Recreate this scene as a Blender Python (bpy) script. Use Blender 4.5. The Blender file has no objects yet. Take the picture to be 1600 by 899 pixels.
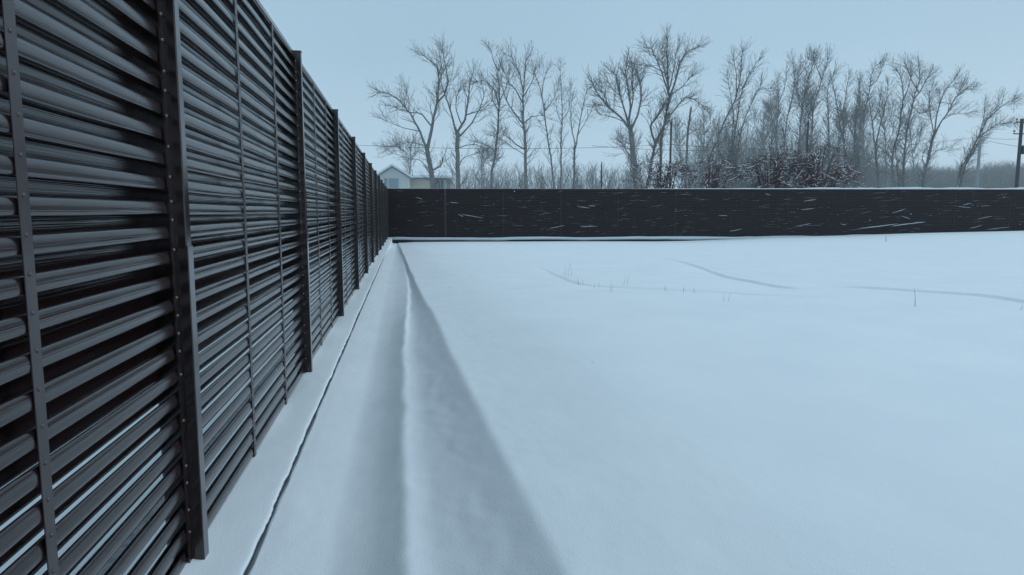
import bpy, math, random
import numpy as np
from mathutils import Vector, Matrix
R_ = math.radians
C = bpy.context.scene.collection
sc = bpy.context.scene

# ------------------------------------------------------------------ camera
CAMZ = 1.25
F_PX, PITCH, YAW = 1050.0, R_(6.385), R_(9.14)
cam_d = bpy.data.cameras.new('camera'); cam = bpy.data.objects.new('camera', cam_d); C.objects.link(cam)
cam_d.sensor_width = 36; cam_d.lens = F_PX / 1600 * 36; cam_d.clip_start = .05; cam_d.clip_end = 6000
cam.location = (0, 0, CAMZ); cam.rotation_euler = (math.pi/2 - PITCH, 0, -YAW)
sc.camera = cam

# ------------------------------------------------------------------ overcast sky
SUN_EL, SUN_AZ = R_(34), R_(84)          # azimuth clockwise from +Y (away from the camera) to +X (right)
SUN_STR, NISHITA_STR = 0.95, 0.05
w = bpy.data.worlds.new('World'); sc.world = w; w.use_nodes = True
nt = w.node_tree; nt.nodes.clear()
out = nt.nodes.new('ShaderNodeOutputWorld'); bg = nt.nodes.new('ShaderNodeBackground')
sky = nt.nodes.new('ShaderNodeTexSky'); sky.sky_type = 'NISHITA'; sky.sun_disc = False
sky.sun_elevation = SUN_EL; sky.sun_rotation = SUN_AZ; sky.air_density = 1.0; sky.dust_density = 2.0
tc = nt.nodes.new('ShaderNodeTexCoord'); sep = nt.nodes.new('ShaderNodeSeparateXYZ')
nt.links.new(tc.outputs['Generated'], sep.inputs[0])
ramp = nt.nodes.new('ShaderNodeValToRGB')
cr = ramp.color_ramp
cr.elements[0].position = 0.0; cr.elements[0].color = (.42, .60, .74, 1)
cr.elements[1].position = 1.0; cr.elements[1].color = (.44, .60, .72, 1)
for p, c in ((.08, (.415, .585, .715, 1)), (.22, (.35, .515, .64, 1)), (.40, (.33, .49, .61, 1)), (.7, (.42, .58, .70, 1))):
    e = cr.elements.new(p); e.color = c
nt.links.new(sep.outputs['Z'], ramp.inputs['Fac'])
# soft, very faint cloud mottling of the overcast
noi = nt.nodes.new('ShaderNodeTexNoise'); noi.inputs['Scale'].default_value = 2.2; noi.inputs['Detail'].default_value = 3
nt.links.new(tc.outputs['Generated'], noi.inputs['Vector'])
mr = nt.nodes.new('ShaderNodeMapRange'); mr.inputs['From Min'].default_value = .3; mr.inputs['From Max'].default_value = .7
mr.inputs['To Min'].default_value = .955; mr.inputs['To Max'].default_value = 1.03
nt.links.new(noi.outputs['Fac'], mr.inputs['Value'])
vm = nt.nodes.new('ShaderNodeVectorMath'); vm.operation = 'SCALE'
nt.links.new(ramp.outputs['Color'], vm.inputs[0]); nt.links.new(mr.outputs['Result'], vm.inputs['Scale'])
sk = nt.nodes.new('ShaderNodeVectorMath'); sk.operation = 'SCALE'; sk.inputs['Scale'].default_value = 1.0
nt.links.new(sky.outputs['Color'], sk.inputs[0])
bg2 = nt.nodes.new('ShaderNodeBackground'); bg2.inputs['Strength'].default_value = NISHITA_STR * .25
nt.links.new(sk.outputs[0], bg2.inputs['Color'])
nt.links.new(vm.outputs[0], bg.inputs['Color']); bg.inputs['Strength'].default_value = 0.97
ad = nt.nodes.new('ShaderNodeAddShader')
nt.links.new(bg.outputs[0], ad.inputs[0]); nt.links.new(bg2.outputs[0], ad.inputs[1]); nt.links.new(ad.outputs[0], out.inputs['Surface'])

sun_d = bpy.data.lights.new('sun', 'SUN'); sun_d.energy = SUN_STR; sun_d.angle = R_(24); sun_d.color = (.86, .95, 1.0)
sun = bpy.data.objects.new('sun', sun_d); C.objects.link(sun)
sdir = Vector((math.sin(SUN_AZ)*math.cos(SUN_EL), math.cos(SUN_AZ)*math.cos(SUN_EL), math.sin(SUN_EL)))
sun.rotation_euler = (-sdir).to_track_quat('-Z', 'Y').to_euler(); sun.location = (20, 10, 30)
vs = sc.view_settings
vs.view_transform = 'Standard'; vs.look = 'None'; vs.exposure = 0.05; vs.gamma = 1; vs.use_curve_mapping = False
sc.cycles.use_denoising = True
sc.cycles.max_bounces = 8; sc.cycles.volume_bounces = 1

# ------------------------------------------------------------------ helpers
_F = np.array([math.sin(YAW)*math.cos(PITCH), math.cos(YAW)*math.cos(PITCH), -math.sin(PITCH)])
_R = np.array([math.cos(YAW), -math.sin(YAW), 0.])
_U = np.array([math.sin(YAW)*math.sin(PITCH), math.cos(YAW)*math.sin(PITCH), math.cos(PITCH)])
def ray(x, y): return _F + _R*(x-800)/F_PX - _U*(y-449.5)/F_PX
def at(x, y, Y):                       # pixel of the photo -> point on the plane at distance Y
    r = ray(x, y); p = r*(Y/r[1]); return Vector((p[0], p[1], p[2]+CAMZ))
def onground(x, y, z):
    r = ray(x, y); p = r*((z-CAMZ)/r[2]); return p[0], p[1]

def tag(o, label=None, cat=None, group=None, kind=None):
    if label: o['label'] = label
    if cat: o['category'] = cat
    if group: o['group'] = group
    if kind: o['kind'] = kind
    return o
def link(name, me, mat, parent=None):
    o = bpy.data.objects.new(name, me); C.objects.link(o)
    if mat and not me.materials: me.materials.append(mat)
    if parent: o.parent = parent
    return o
def empty(name, loc=(0, 0, 0), rz=0):
    o = bpy.data.objects.new(name, None); C.objects.link(o); o.location = loc; o.rotation_euler = (0, 0, rz); o.empty_display_size = .2
    return o
def mesh(name, V, Fs, smooth=False):
    me = bpy.data.meshes.new(name)
    V = np.asarray(V, dtype=np.float32); 
    if isinstance(Fs, np.ndarray):
        n, k = Fs.shape
        me.vertices.add(len(V)); me.vertices.foreach_set('co', V.ravel())
        me.loops.add(n*k); me.loops.foreach_set('vertex_index', Fs.astype(np.int32).ravel())
        me.polygons.add(n); me.polygons.foreach_set('loop_start', np.arange(0, n*k, k, dtype=np.int32))
        me.polygons.foreach_set('loop_total', np.full(n, k, dtype=np.int32)) if hasattr(me.polygons[0], 'loop_total') and False else None
        me.update(calc_edges=True)
    else:
        me.from_pydata([tuple(map(float, v)) for v in V], [], Fs)
        me.update()
    if smooth: me.polygons.foreach_set('use_smooth', np.ones(len(me.polygons), dtype=bool))
    return me
class MB:                              # collects shapes for one mesh
    def __init__(s): s.v = []; s.f = []
    def box(s, x0, x1, y0, y1, z0, z1, b=0.0):
        n = len(s.v)
        if b <= 0:
            s.v += [(x, y, z) for x in (x0, x1) for y in (y0, y1) for z in (z0, z1)]
            s.f += [[n+i for i in q] for q in ((0,1,3,2),(4,6,7,5),(0,4,5,1),(2,3,7,6),(0,2,6,4),(1,5,7,3))]
        else:                          # vertical edges chamfered
            ring = [(x0+b,y0),(x1-b,y0),(x1,y0+b),(x1,y1-b),(x1-b,y1),(x0+b,y1),(x0,y1-b),(x0,y0+b)]
            s.v += [(x, y, z) for z in (z0, z1) for x, y in ring]
            s.f += [[n+i, n+(i+1)%8, n+8+(i+1)%8, n+8+i] for i in range(8)]
            s.f += [[n+i for i in reversed(range(8))], [n+8+i for i in range(8)]]
    def prism(s, poly, y0, y1, axis='y'):      # polygon in (x,z) extruded along y
        n = len(s.v); k = len(poly)
        for y in (y0, y1): s.v += [(p[0], y, p[1]) if axis == 'y' else (y, p[0], p[1]) for p in poly]
        s.f += [[n+i, n+(i+1)%k, n+k+(i+1)%k, n+k+i] for i in range(k)]
        s.f += [[n+i for i in reversed(range(k))], [n+k+i for i in range(k)]]
    def tube(s, pts, rad, k=8, cap=True):
        n = len(s.v); pts = [Vector(p) for p in pts]
        for i, p in enumerate(pts):
            d = (pts[min(i+1, len(pts)-1)] - pts[max(i-1, 0)]).normalized()
            a = d.orthogonal().normalized() if i == 0 else (a - d*a.dot(d)).normalized()
            b = d.cross(a); r = rad[i] if hasattr(rad, '__len__') else rad
            s.v += [tuple(p + (a*math.cos(t)+b*math.sin(t))*r) for t in [2*math.pi*j/k for j in range(k)]]
        for i in range(len(pts)-1):
            for j in range(k): s.f.append([n+i*k+j, n+i*k+(j+1)%k, n+(i+1)*k+(j+1)%k, n+(i+1)*k+j])
        if cap: s.f.append([n+j for j in reversed(range(k))]); s.f.append([n+(len(pts)-1)*k+j for j in range(k)])
    def dome(s, c, ax, r, h, k=8):             # rivet / bolt head, axis 'x' or 'y'
        n = len(s.v); s.v.append(None)
        def P(u, v, t): return (c[0]+t, c[1]+u, c[2]+v) if ax == 'x' else (c[0]+u, c[1]-t, c[2]+v)
        s.v[n] = P(0, 0, h)
        for rr, hh in ((r*.7, h*.8), (r, 0)):
            s.v += [P(rr*math.cos(2*math.pi*j/k), rr*math.sin(2*math.pi*j/k), hh) for j in range(k)]
        for j in range(k):
            s.f.append([n, n+1+j, n+1+(j+1)%k]); s.f.append([n+1+j, n+1+k+j, n+1+k+(j+1)%k, n+1+(j+1)%k])
    def build(s, name, mat, parent=None, smooth=False):
        return link(name, mesh(name, s.v, s.f, smooth), mat, parent)

def smooth_noise1(seed, n, step):             # periodic-free 1-D value noise as a callable
    r = np.random.RandomState(seed); k = r.uniform(-1, 1, n)
    def f(t):
        t = np.asarray(t, float)/step + n/2; i = np.clip(np.floor(t).astype(int), 0, n-2); u = np.clip(t-i, 0, 1); u = u*u*(3-2*u)
        return k[i]*(1-u)+k[i+1]*u
    return f
def noise2(seed, X, Y, sx, sy):
    r = np.random.RandomState(seed); n = 256; g = r.uniform(-1, 1, (n, n))
    x = X/sx + 40; y = Y/sy + 40; i = np.floor(x).astype(int); j = np.floor(y).astype(int); u = x-i; v = y-j
    u = u*u*(3-2*u); v = v*v*(3-2*v)
    G = lambda a, b: g[a % n, b % n]
    return (G(i, j)*(1-u)+G(i+1, j)*u)*(1-v) + (G(i, j+1)*(1-u)+G(i+1, j+1)*u)*v

# ------------------------------------------------------------------ materials
def principled(name, col, rough=.6, spec=.5, metal=0.0, coat=0.0):
    m = bpy.data.materials.new(name); m.use_nodes = True; n = m.node_tree; b = n.nodes['Principled BSDF']
    b.inputs['Base Color'].default_value = (*col, 1); b.inputs['Roughness'].default_value = rough
    b.inputs['Specular IOR Level'].default_value = spec; b.inputs['Metallic'].default_value = metal
    b.inputs['Coat Weight'].default_value = coat
    return m, n, b
def noise_node(n, scale, detail=4, vec=(1, 1, 1), rough=.55):
    t = n.nodes.new('ShaderNodeTexCoord'); mp = n.nodes.new('ShaderNodeMapping'); mp.inputs['Scale'].default_value = vec
    n.links.new(t.outputs['Object'], mp.inputs[0]); x = n.nodes.new('ShaderNodeTexNoise')
    x.inputs['Scale'].default_value = scale; x.inputs['Detail'].default_value = detail; x.inputs['Roughness'].default_value = rough
    n.links.new(mp.outputs[0], x.inputs['Vector']); return x
def bump(n, b, src, strength, dist, prev=None):
    bp = n.nodes.new('ShaderNodeBump'); bp.inputs['Strength'].default_value = strength; bp.inputs['Distance'].default_value = dist
    n.links.new(src, bp.inputs['Height'])
    if prev: n.links.new(prev.outputs[0], bp.inputs['Normal'])
    n.links.new(bp.outputs[0], b.inputs['Normal']); return bp
def colmix(n, b, src, c0, c1, lo=.35, hi=.65):
    r = n.nodes.new('ShaderNodeValToRGB'); r.color_ramp.elements[0].position = lo; r.color_ramp.elements[1].position = hi
    r.color_ramp.elements[0].color = (*c0, 1); r.color_ramp.elements[1].color = (*c1, 1)
    n.links.new(src, r.inputs['Fac']); n.links.new(r.outputs['Color'], b.inputs['Base Color']); return r

def mat_snow():
    m, n, b = principled('snow', (.82, .86, .90), .75, .25)
    a = noise_node(n, 1.3, 5); colmix(n, b, a.outputs['Fac'], (.745, .80, .84), (.785, .835, .87))
    g = noise_node(n, 170, 3); p = bump(n, b, g.outputs['Fac'], .35, .004)
    g2 = noise_node(n, 9, 4, (1.0, .35, 1)); p2 = bump(n, b, g2.outputs['Fac'], .10, .02, p)
    return m
SNOW = mat_snow()
def mat_metal(name, col0, col1, rough, streak=True, coat=.35):
    m, n, b = principled(name, col0, rough, .5, 0.0, coat)
    b.inputs['Coat Roughness'].default_value = .13
    if streak:
        a = noise_node(n, 1.0, 3, (160, .22, 160)); p = bump(n, b, a.outputs['Fac'], .38, .0018)
        a2 = noise_node(n, 1.0, 2, (430, .5, 430)); p = bump(n, b, a2.outputs['Fac'], .42, .0009, p)
        bl = noise_node(n, 1.0, 3, (60, .7, 60))
        n.links.new(p.outputs[0], b.inputs['Coat Normal'])
        colmix(n, b, bl.outputs['Fac'], col0, col1, .3, .75)
        mr = n.nodes.new('ShaderNodeMapRange'); mr.inputs['To Min'].default_value = rough-.06; mr.inputs['To Max'].default_value = rough+.10
        n.links.new(bl.outputs['Fac'], mr.inputs['Value']); n.links.new(mr.outputs[0], b.inputs['Roughness'])
    else:
        a = noise_node(n, 14, 5); colmix(n, b, a.outputs['Fac'], col0, col1, .3, .7); bump(n, b, a.outputs['Fac'], .15, .002)
    return m
SLAT = mat_metal('dark_brown_coated_steel', (.013, .0062, .0068), (.022, .0115, .0125), .16, coat=.38)
FARSLAT = mat_metal('dark_brown_matt_steel', (.017, .010, .012), (.024, .015, .017), .5, coat=0)
FARSLAT.node_tree.nodes['Principled BSDF'].inputs['Specular IOR Level'].default_value = .22
POSTM = mat_metal('dark_brown_post_steel', (.014, .0065, .006), (.022, .011, .011), .16, False, .45)
STRAP = mat_metal('dark_brown_strap_steel', (.024, .016, .018), (.04, .028, .031), .42, False, .25)
BOLT, _, _ = principled('bolt_zinc', (.14, .14, .145), .35, .5, .6)
m, n, b = principled('concrete', (.20, .21, .22), .9, .3); a = noise_node(n, 25, 6); colmix(n, b, a.outputs['Fac'], (.16, .17, .18), (.28, .29, .30)); bump(n, b, a.outputs['Fac'], .5, .01); CONC = m
SHADED_CONC, _, _ = principled('shaded_concrete', (.035, .04, .045), .9, .2)  # darker copy of the concrete, the gap's shade put into its colour
def mat_bark(name, c0, c1):
    m, n, b = principled(name, c0, .9, .2); a = noise_node(n, 2.5, 5, (1, 1, .3)); colmix(n, b, a.outputs['Fac'], c0, c1); bump(n, b, a.outputs['Fac'], .5, .03); return m
BARK = mat_bark('grey_bark', (.15, .15, .15), (.23, .23, .225))  # bare-tree greys are lightened to take on some of the haze fade
TWIG = mat_bark('grey_twigs', (.14, .14, .13), (.20, .20, .185))
BARKF = mat_bark('hazed_grey_bark', (.20, .215, .215), (.28, .29, .29))  # paler copy for farther trees, haze painted into the bark colour
RED = mat_bark('reddish_twigs', (.06, .03, .03), (.12, .06, .06))
WOODM = mat_bark('hazed_frosted_brush', (.17, .185, .185), (.25, .27, .265))  # brush tone paled to carry the haze as well as frost

# ------------------------------------------------------------------ ground: one outer sheet + the yard's sculpted snow
def outer_ground():
    xs = np.concatenate([-np.geomspace(2500, 8, 60), np.linspace(-7, 7, 29), np.geomspace(8, 2500, 60)])
    ys = np.concatenate([-np.geomspace(600, 8, 30), np.linspace(-7, 7, 15), np.geomspace(8, 4000, 90)])
    X, Y = np.meshgrid(xs, ys, indexing='ij')
    Z = -.55 + .12*noise2(3, X, Y, 9, 9) + .05*noise2(4, X, Y, 2.5, 2.5)
    Z = np.where((X < -.9) & (X > -12), -.12 + .05*noise2(5, X, Y, 1.5, 3), Z)
    V = np.stack([X, Y, Z], -1).reshape(-1, 3); a, b = X.shape
    i, j = np.meshgrid(np.arange(a-1), np.arange(b-1), indexing='ij'); q = (i*b+j).ravel()
    F = np.stack([q, q+b, q+b+1, q+1], 1)
    tag(link('ground', mesh('ground', V, F, True), SNOW), kind='structure')
outer_ground()

YE, SLOPE = 34.25, .125                  # the far fence runs from (0,YE) slightly nearer to the right
def far_y(x): return YE - SLOPE*(x+.8)
def polar_curve(pix, z=.08):
    pts = [onground(x, y, z) for x, y in pix]
    az = np.array([math.atan2(p[0], p[1]) for p in pts]); rr = np.array([math.hypot(*p) for p in pts])
    ai = np.linspace(az[0], az[-1], 240); ri = np.interp(ai, az, rr); kk = np.hanning(25); kk /= kk.sum()
    return ai, np.convolve(np.pad(ri, 12, mode='edge'), kk, 'valid')
D1 = polar_curve([(1000,396),(1020,400),(1070,410),(1120,433),(1180,446),(1235,455),(1330,452),(1450,462),(1530,470),(1600,483),(1800,520)])
D2 = polar_curve([(815,411),(840,418),(880,437),(915,451),(1000,457),(1130,463),(1240,470),(1300,474)])
_wob = smooth_noise1(11, 400, .35); _wob2 = smooth_noise1(12, 200, 1.1); _wob3 = smooth_noise1(13, 800, .11)
def sstep(t): t = np.clip(t, 0, 1); return t*t*(3-2*t)
def H(X, Y):
    c1 = np.interp(Y, [-5, 2.2, 5.8, 8, 11.2, 17, 25, 33], [0, -.011, -.011, .03, .083, .01, -.14, -.3]) + .010*_wob(Y) + .004*_wob3(Y)
    bb = np.interp(Y, [-5, 2, 3.2, 4.6, 8.2, 14, 23, 33], [.62, .463, .414, .378, .288, .125, -.10, -.26]) + .012*_wob2(Y)
    wdt = np.maximum(bb-c1, .03); amp = np.clip(wdt/.38, .25, 1)
    dec = np.interp(Y, [-5, 14, 24, 30, 34], [0, 0, -.06, -.22, -.29])        # scoop towards the far fence
    base = np.interp(X, [-.6, -.5, -.3, -.15], [-.016, -.022, -.050, -.058])
    rise = np.clip((X+.30)/(c1+.30+1e-6), 0, 1)**1.7
    left = base + rise*.098*np.clip(amp+.2, 0, 1) + .0035*noise2(23, X, Y, .03, .10)*sstep((X-c1+.07)/.07)*.6
    ctop = .036*amp - .06*(1-amp)
    shelf = ctop - .0030*amp*sstep((X-c1)/.03) - .010*amp*sstep((X-c1)/.12)
    u = np.clip((X-c1)/wdt, 0, 1.0)
    bank = shelf + (.158*amp - (ctop-.013*amp))*(np.clip((u-.08)/.92, 0, 1)**1.5)
    bank = bank + .0026*amp*(noise2(21, X, Y, .05, .22) + .6*noise2(22, X+.35*Y, Y, .022, .12))*np.clip(np.sin(u*math.pi), 0, 1)
    fieldtop = .158*amp + .03*sstep((X-bb)/.9) + .026*sstep((X-bb)/3.4)*amp
    # soft rounding just past the crest
    fieldtop = fieldtop
    z = np.where(X < c1, left, np.where(X < bb, bank, fieldtop))
    fm = sstep((X-bb)/1.2)
    z = z + dec*np.interp(X, [-1, 14, 24, 32], [1, 1, .3, 0])
    z = z + fm*(.022*noise2(31, X, Y, 2.6, 1.8) + .035*noise2(32, X, Y, 6.5, 4.0))*np.interp(Y, [0, 2, 30, 34], [.5, 1, 1, .2])
    z = z + np.interp(X, [12, 22, 32, 45], [0, .10, .26, .30])*np.interp(Y, [10, 26], [0, 1])
    # wind-cut drift lips
    az = np.arctan2(X, Y); rr = np.hypot(X, Y)
    for (a, r), st, near, wd, lo, hi in ((D1, .004, .030, 2.2, .10, 9), (D2, .005, .018, 1.0, .07, .12)):
        s = rr - np.interp(az, a, r)
        fade = sstep((az-a[0])/lo)*(sstep((a[-1]-az)/hi) if hi < 5 else 1)*(Y > .5)
        z = z + fade*np.where(s < 0, -near*np.exp(np.minimum(s, 0)/wd), -near + (near+st)*sstep(s/.055) - st*sstep((s-.1)/4.0))
    # gentle tiny roughness
    return z + (.0016*noise2(41, X, Y, .14, .25) + .0011*noise2(42, X, Y, .04, .07))*(1-.75*fm)
def smooth_crest(Z, it):
    for _ in range(it):
        Z[1:155] = .25*Z[:154] + .5*Z[1:155] + .25*Z[2:156]
    return Z
def yard():
    xs = np.concatenate([[-.590, -.566], np.arange(-.562, 1.3, .011), np.arange(1.3, 10, .035), np.geomspace(10, 46, 110)])
    ys = np.concatenate([np.linspace(-8, .9, 40), np.arange(.92, 6, .022), np.arange(6, 20, .032), np.arange(20, YE-.62, .12), np.linspace(YE-.6, YE-.36, 10)])
    X, T = np.meshgrid(xs, ys, indexing='ij')
    Yt = T - SLOPE*(X+.8)*np.clip(T, 0, None)/YE
    Z = H(X, Yt); Z = smooth_crest(Z, 4)
    Z[:2] = -.052; Xw = X.copy(); jg = .003*_wob3(Yt[0]) + .004*_wob(Yt[0]*2); Xw[1] += jg; Xw[2] += jg
    V = np.stack([Xw, Yt, Z], -1).reshape(-1, 3); a, b = X.shape
    i, j = np.meshgrid(np.arange(a-1), np.arange(b-1), indexing='ij'); q = (i*b+j).ravel()
    F = np.stack([q, q+b, q+b+1, q+1], 1)
    # skirts down to the outer sheet on the left and far edges
    vi = V[:b].copy(); vi[:, 2] = -.7; n0 = len(V); V = np.vstack([V, vi])
    k = np.arange(b-1); F = np.vstack([F, np.stack([k, k+1, n0+k+1, n0+k], 1)])
    e = (np.arange(a)*b + b-1); vi = V[e].copy(); vi[:, 2] = -.7; n0 = len(V); V = np.vstack([V, vi])
    k = np.arange(a-1); F = np.vstack([F, np.stack([e[k], e[k+1], n0+k+1, n0+k], 1)])
    tag(link('yard_snow', mesh('yard_snow', V, F, True), SNOW), kind='structure')
yard()

# ------------------------------------------------------------------ louvre slat fence
PITCH_S = .082; ZTOP = 2.42; NS = 30
PROF = [(-.014, .003), (-.010, .007), (-.0095, .018), (-.0100, .040), (-.0080, .060), (-.0030, .0770), (.006, .0870), (.018, .0900), (.030, .0870), (.0410, .0800), (.0455, .0760), (.0483, .0765), (.0495, .0805), (.0500, .0900), (.0489, .1020), (.0463, .1115), (.0440, .1160), (.0405, .1190), (.0370, .1180)]
def slat_panel(L, ns, seed, sub=18, bend=.0012, z0=-.065):
    rng = np.random.RandomState(seed); P = np.array(PROF); k = len(P)
    d = np.gradient(P, axis=0); nrm = np.stack([d[:, 1], -d[:, 0]], 1); nrm /= np.linalg.norm(nrm, axis=1)[:, None]
    B = P - nrm*.0016; loop = np.vstack([P, B[::-1]]); m = len(loop)
    V = []; Fq = []; ysamp = np.linspace(0, L, sub+1)
    for s in range(ns):
        ph = rng.uniform(0, 6.28, 4); a0 = rng.normal(0, 1.0); zc = z0 + s*PITCH_S; off = rng.normal(0, .0006)
        n0 = s*(sub+1)*m
        for y in ysamp:
            g = bend*(math.sin(y*2.1+ph[0]) + .6*math.sin(y*5.3+ph[1])); ang = math.radians(a0*.9 + 1.0*math.sin(y*1.7+ph[2]))*min(1, bend/.0012)
            x = loop[:, 0]-.03; z = loop[:, 1]-.06
            xr = x*math.cos(ang)-z*math.sin(ang)+.03+g+off; zr = x*math.sin(ang)+z*math.cos(ang)+.06 + g*.8
            V.append(np.stack([xr, np.full(m, y), zr+zc], 1))
        for i in range(sub):
            a = n0+i*m+np.arange(m); b2 = n0+i*m+(np.arange(m)+1) % m
            Fq.append(np.stack([a, b2, b2+m, a+m], 1))
    return mesh('slat_panel', np.vstack(V), np.vstack(Fq), True)

XS = -.828                                # outer plane of the slats on the left fence
def post_mesh(h, z0=-.10):
    b = MB()
    b.box(-.028, .095, -.028, .024, z0, h, .004)                 # box body, front face towards the yard
    b.box(.060, .0985, -.0305, .0275, z0, 1.135, .003)           # lower sleeve, a little proud
    b.box(.052, .058, -.062, -.0285, z0, h-.03)                  # mounting flange on the near side
    b.box(.052, .058, .0245, .050, z0, h-.03)
    b.box(-.014, .099, -.032, .028, h, h+.006)                   # cap
    return b
def strap_mesh(h, wd=.042):
    b = MB(); b.box(.0512, .0545, -wd/2, wd/2, -.04, h-.02, .001)
    return b
fence = empty('louvre_fence', (XS, 0, 0))
tag(fence, 'tall dark louvre fence running along the left side, gaps showing between its lower slats', 'fence', 'dark brown metal louvre fences round the yard')
BAY = 2.9; P0 = 2.478
LIN = BAY - .055
sp_me = [slat_panel(LIN, NS, 100+i) for i in range(5)]
for me_ in sp_me: me_.materials.append(SLAT)
pm = post_mesh(ZTOP+.02).build('post', POSTM); post_me = pm.data; bpy.data.objects.remove(pm)
one = MB(); one.dome((0, 0, 0), 'x', .0055, .004); bolt_me = mesh('bolt', one.v, one.f, True); bolt_me.materials.append(BOLT)
one = MB(); one.dome((0, 0, 0), 'x', .006, .0035); riv_me = mesh('rivet', one.v, one.f, True); riv_me.materials.append(STRAP)
sm = strap_mesh(ZTOP).build('strap', STRAP); strap_me = sm.data; bpy.data.objects.remove(sm)
rngf = random.Random(8)
for k in range(-2, 12):
    y = P0 + BAY*k
    if k <= 11 and k >= -1:
        p = link('post', post_me, None, fence); p.location = (0, y if k < 11 else YE-.10, 0)
        if k in (0, 1):
            rb = random.Random(4+k); zb = .12
            while zb < ZTOP-.05:
                link('bolt', bolt_me, None, p).location = (.058, -.046, zb); zb += rb.choice((.062, .082, .1, .164))
    if k < 11:
        pan = link('slat_panel', sp_me[k % 5], None, fence); pan.location = (0, y+.026, rngf.uniform(-.002, .002))
        for fr in (.384, .711):
            s_ = link('strap', strap_me, None, fence); s_.location = (0, y+BAY*fr - (.095 if k == -1 else .075), 0)
            if k < 1 and not (k == -1 and fr < .5) and k > -2:
                for zr in range(29): link('rivet', riv_me, None, s_).location = (.0545, rngf.uniform(-.004, .004), .055+zr*PITCH_S)
        r_ = MB(); r_.box(-.018, .056, y+.030, y+BAY-.034, ZTOP-.02, ZTOP+.004)
        r_.build('top_rail', POSTM, fence)
# strip foundation and its snow cover, with the open crack towards the yard
fb = MB(); fb.box(-.27, .243, -6, YE+.1, -.7, -.0145)
fo = fb.build('foundation', CONC, fence)
def snow_strip(length_pts, x0, x1, seed, z_hi, y0, y1, horizontal=False):
    us = np.concatenate([np.linspace(x0, x1-.03, 16), x1-.03+.03*np.array([.35, .6, .8, .93, 1.0, 1.0])])
    ts = length_pts; U, T = np.meshgrid(us, ts, indexing='ij')
    e = np.clip((x1-U)/.03, 0, 1)
    Z = z_hi + .004*noise2(seed, U, T, .2, .8) + .0012*noise2(seed+1, U, T, .06, .12) - .006*(1-np.sqrt(np.clip(1-(1-e)**2, 0, 1)))
    Z[-1] = z_hi - .029
    U = U.copy(); jag = .0035*noise2(seed+3, T[0]*0, T[0], 1, .07) + .0035*noise2(seed+4, T[0]*0, T[0], 1, .31) + .002*noise2(seed+5, T[0]*0, T[0], 1, .02)
    for i in range(16, len(us)): U[i] += jag
    return U, T, Z
ts = np.concatenate([np.linspace(-6, .9, 30), np.arange(.95, 9, .03), np.arange(9, YE-.3, .12)])
U, T, Z = snow_strip(ts, -.20, .251, 60, 0.0, 0, 0)
Z += .022*np.exp(-((U-.02)/.06)**2)*(.3+.7*noise2(66, U, T, .4, .6)) + .010*noise2(67, U, T, .6, 2.3)*np.clip((.235-U)/.1, 0, 1)
Z[-1] = Z[-2]-.012
a_, b_ = U.shape; V = np.stack([U, T, Z], -1).reshape(-1, 3)
i, j = np.meshgrid(np.arange(a_-1), np.arange(b_-1), indexing='ij'); q = (i*b_+j).ravel()
link('snow_cover', mesh('snow_cover', V, np.stack([q, q+b_, q+b_+1, q+1], 1), True), SNOW, fo)

# far fence: its own root rotated so that local +Y runs to the right
rot = -(math.pi/2 + math.atan(SLOPE))
far = empty('louvre_fence', (-.80, YE+.03, 0), rot)
tag(far, 'dark louvre fence closing the far end of the yard, snowfall streaks built onto it', 'fence', 'dark brown metal louvre fences round the yard')
sp_far = [slat_panel(BAY-.01, NS, 300+i, 6, .0012, -.065) for i in range(3)]
for me_ in sp_far: me_.materials.append(FARSLAT)
NF = 16
def flip(o): o.scale = (1, 1, 1)
for k in range(NF):
    pan = link('slat_panel', sp_far[k % 3], None, far); pan.location = (-.05, k*BAY+.005, rngf.uniform(-.002, .002))
    pb = MB(); yy = (k+1)*BAY
    wd = .07 if k == 0 else .018
    pb.box(-.07, .006 if k == 0 else -.006, yy-wd/2, yy+wd/2, -.1, ZTOP-.02 if k else ZTOP-.30); pb.build('post', STRAP if k == 0 else POSTM, far)
tr = MB(); tr.box(-.06, .006, 0, NF*BAY, ZTOP-.03, ZTOP+.004); tr.build('top_rail', POSTM, far)
fb = MB(); fb.box(-.40, .10, 0, NF*BAY, -.7, -.115); ff = fb.build('foundation', SHADED_CONC, far)
ts = np.concatenate([np.arange(0.0, 34, .08), np.arange(34, NF*BAY, .3)])
U, T, Z = snow_strip(ts, -.30, .235, 80, 0.0, 0, 0)
Z[-1] = -.135; Z[-2] = -.075; U = np.vstack([U, U[-1:]*0+.09]); T = np.vstack([T, T[-1:]]); Z = np.vstack([Z, Z[-1:]-.004])
Z += .03*noise2(86, U, T, .5, 2.6) + .018*noise2(87, U, T, .3, .7) + np.interp(T, [0, 14, 22, 32, 46], [.01, .0, .05, .24, .30])
a_, b_ = U.shape; V = np.stack([U, T, Z], -1).reshape(-1, 3)
i, j = np.meshgrid(np.arange(a_-1), np.arange(b_-1), indexing='ij'); q = (i*b_+j).ravel()
link('snow_cover', mesh('snow_cover', V, np.stack([q, q+b_, q+b_+1, q+1], 1), True), SNOW, ff)
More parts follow.
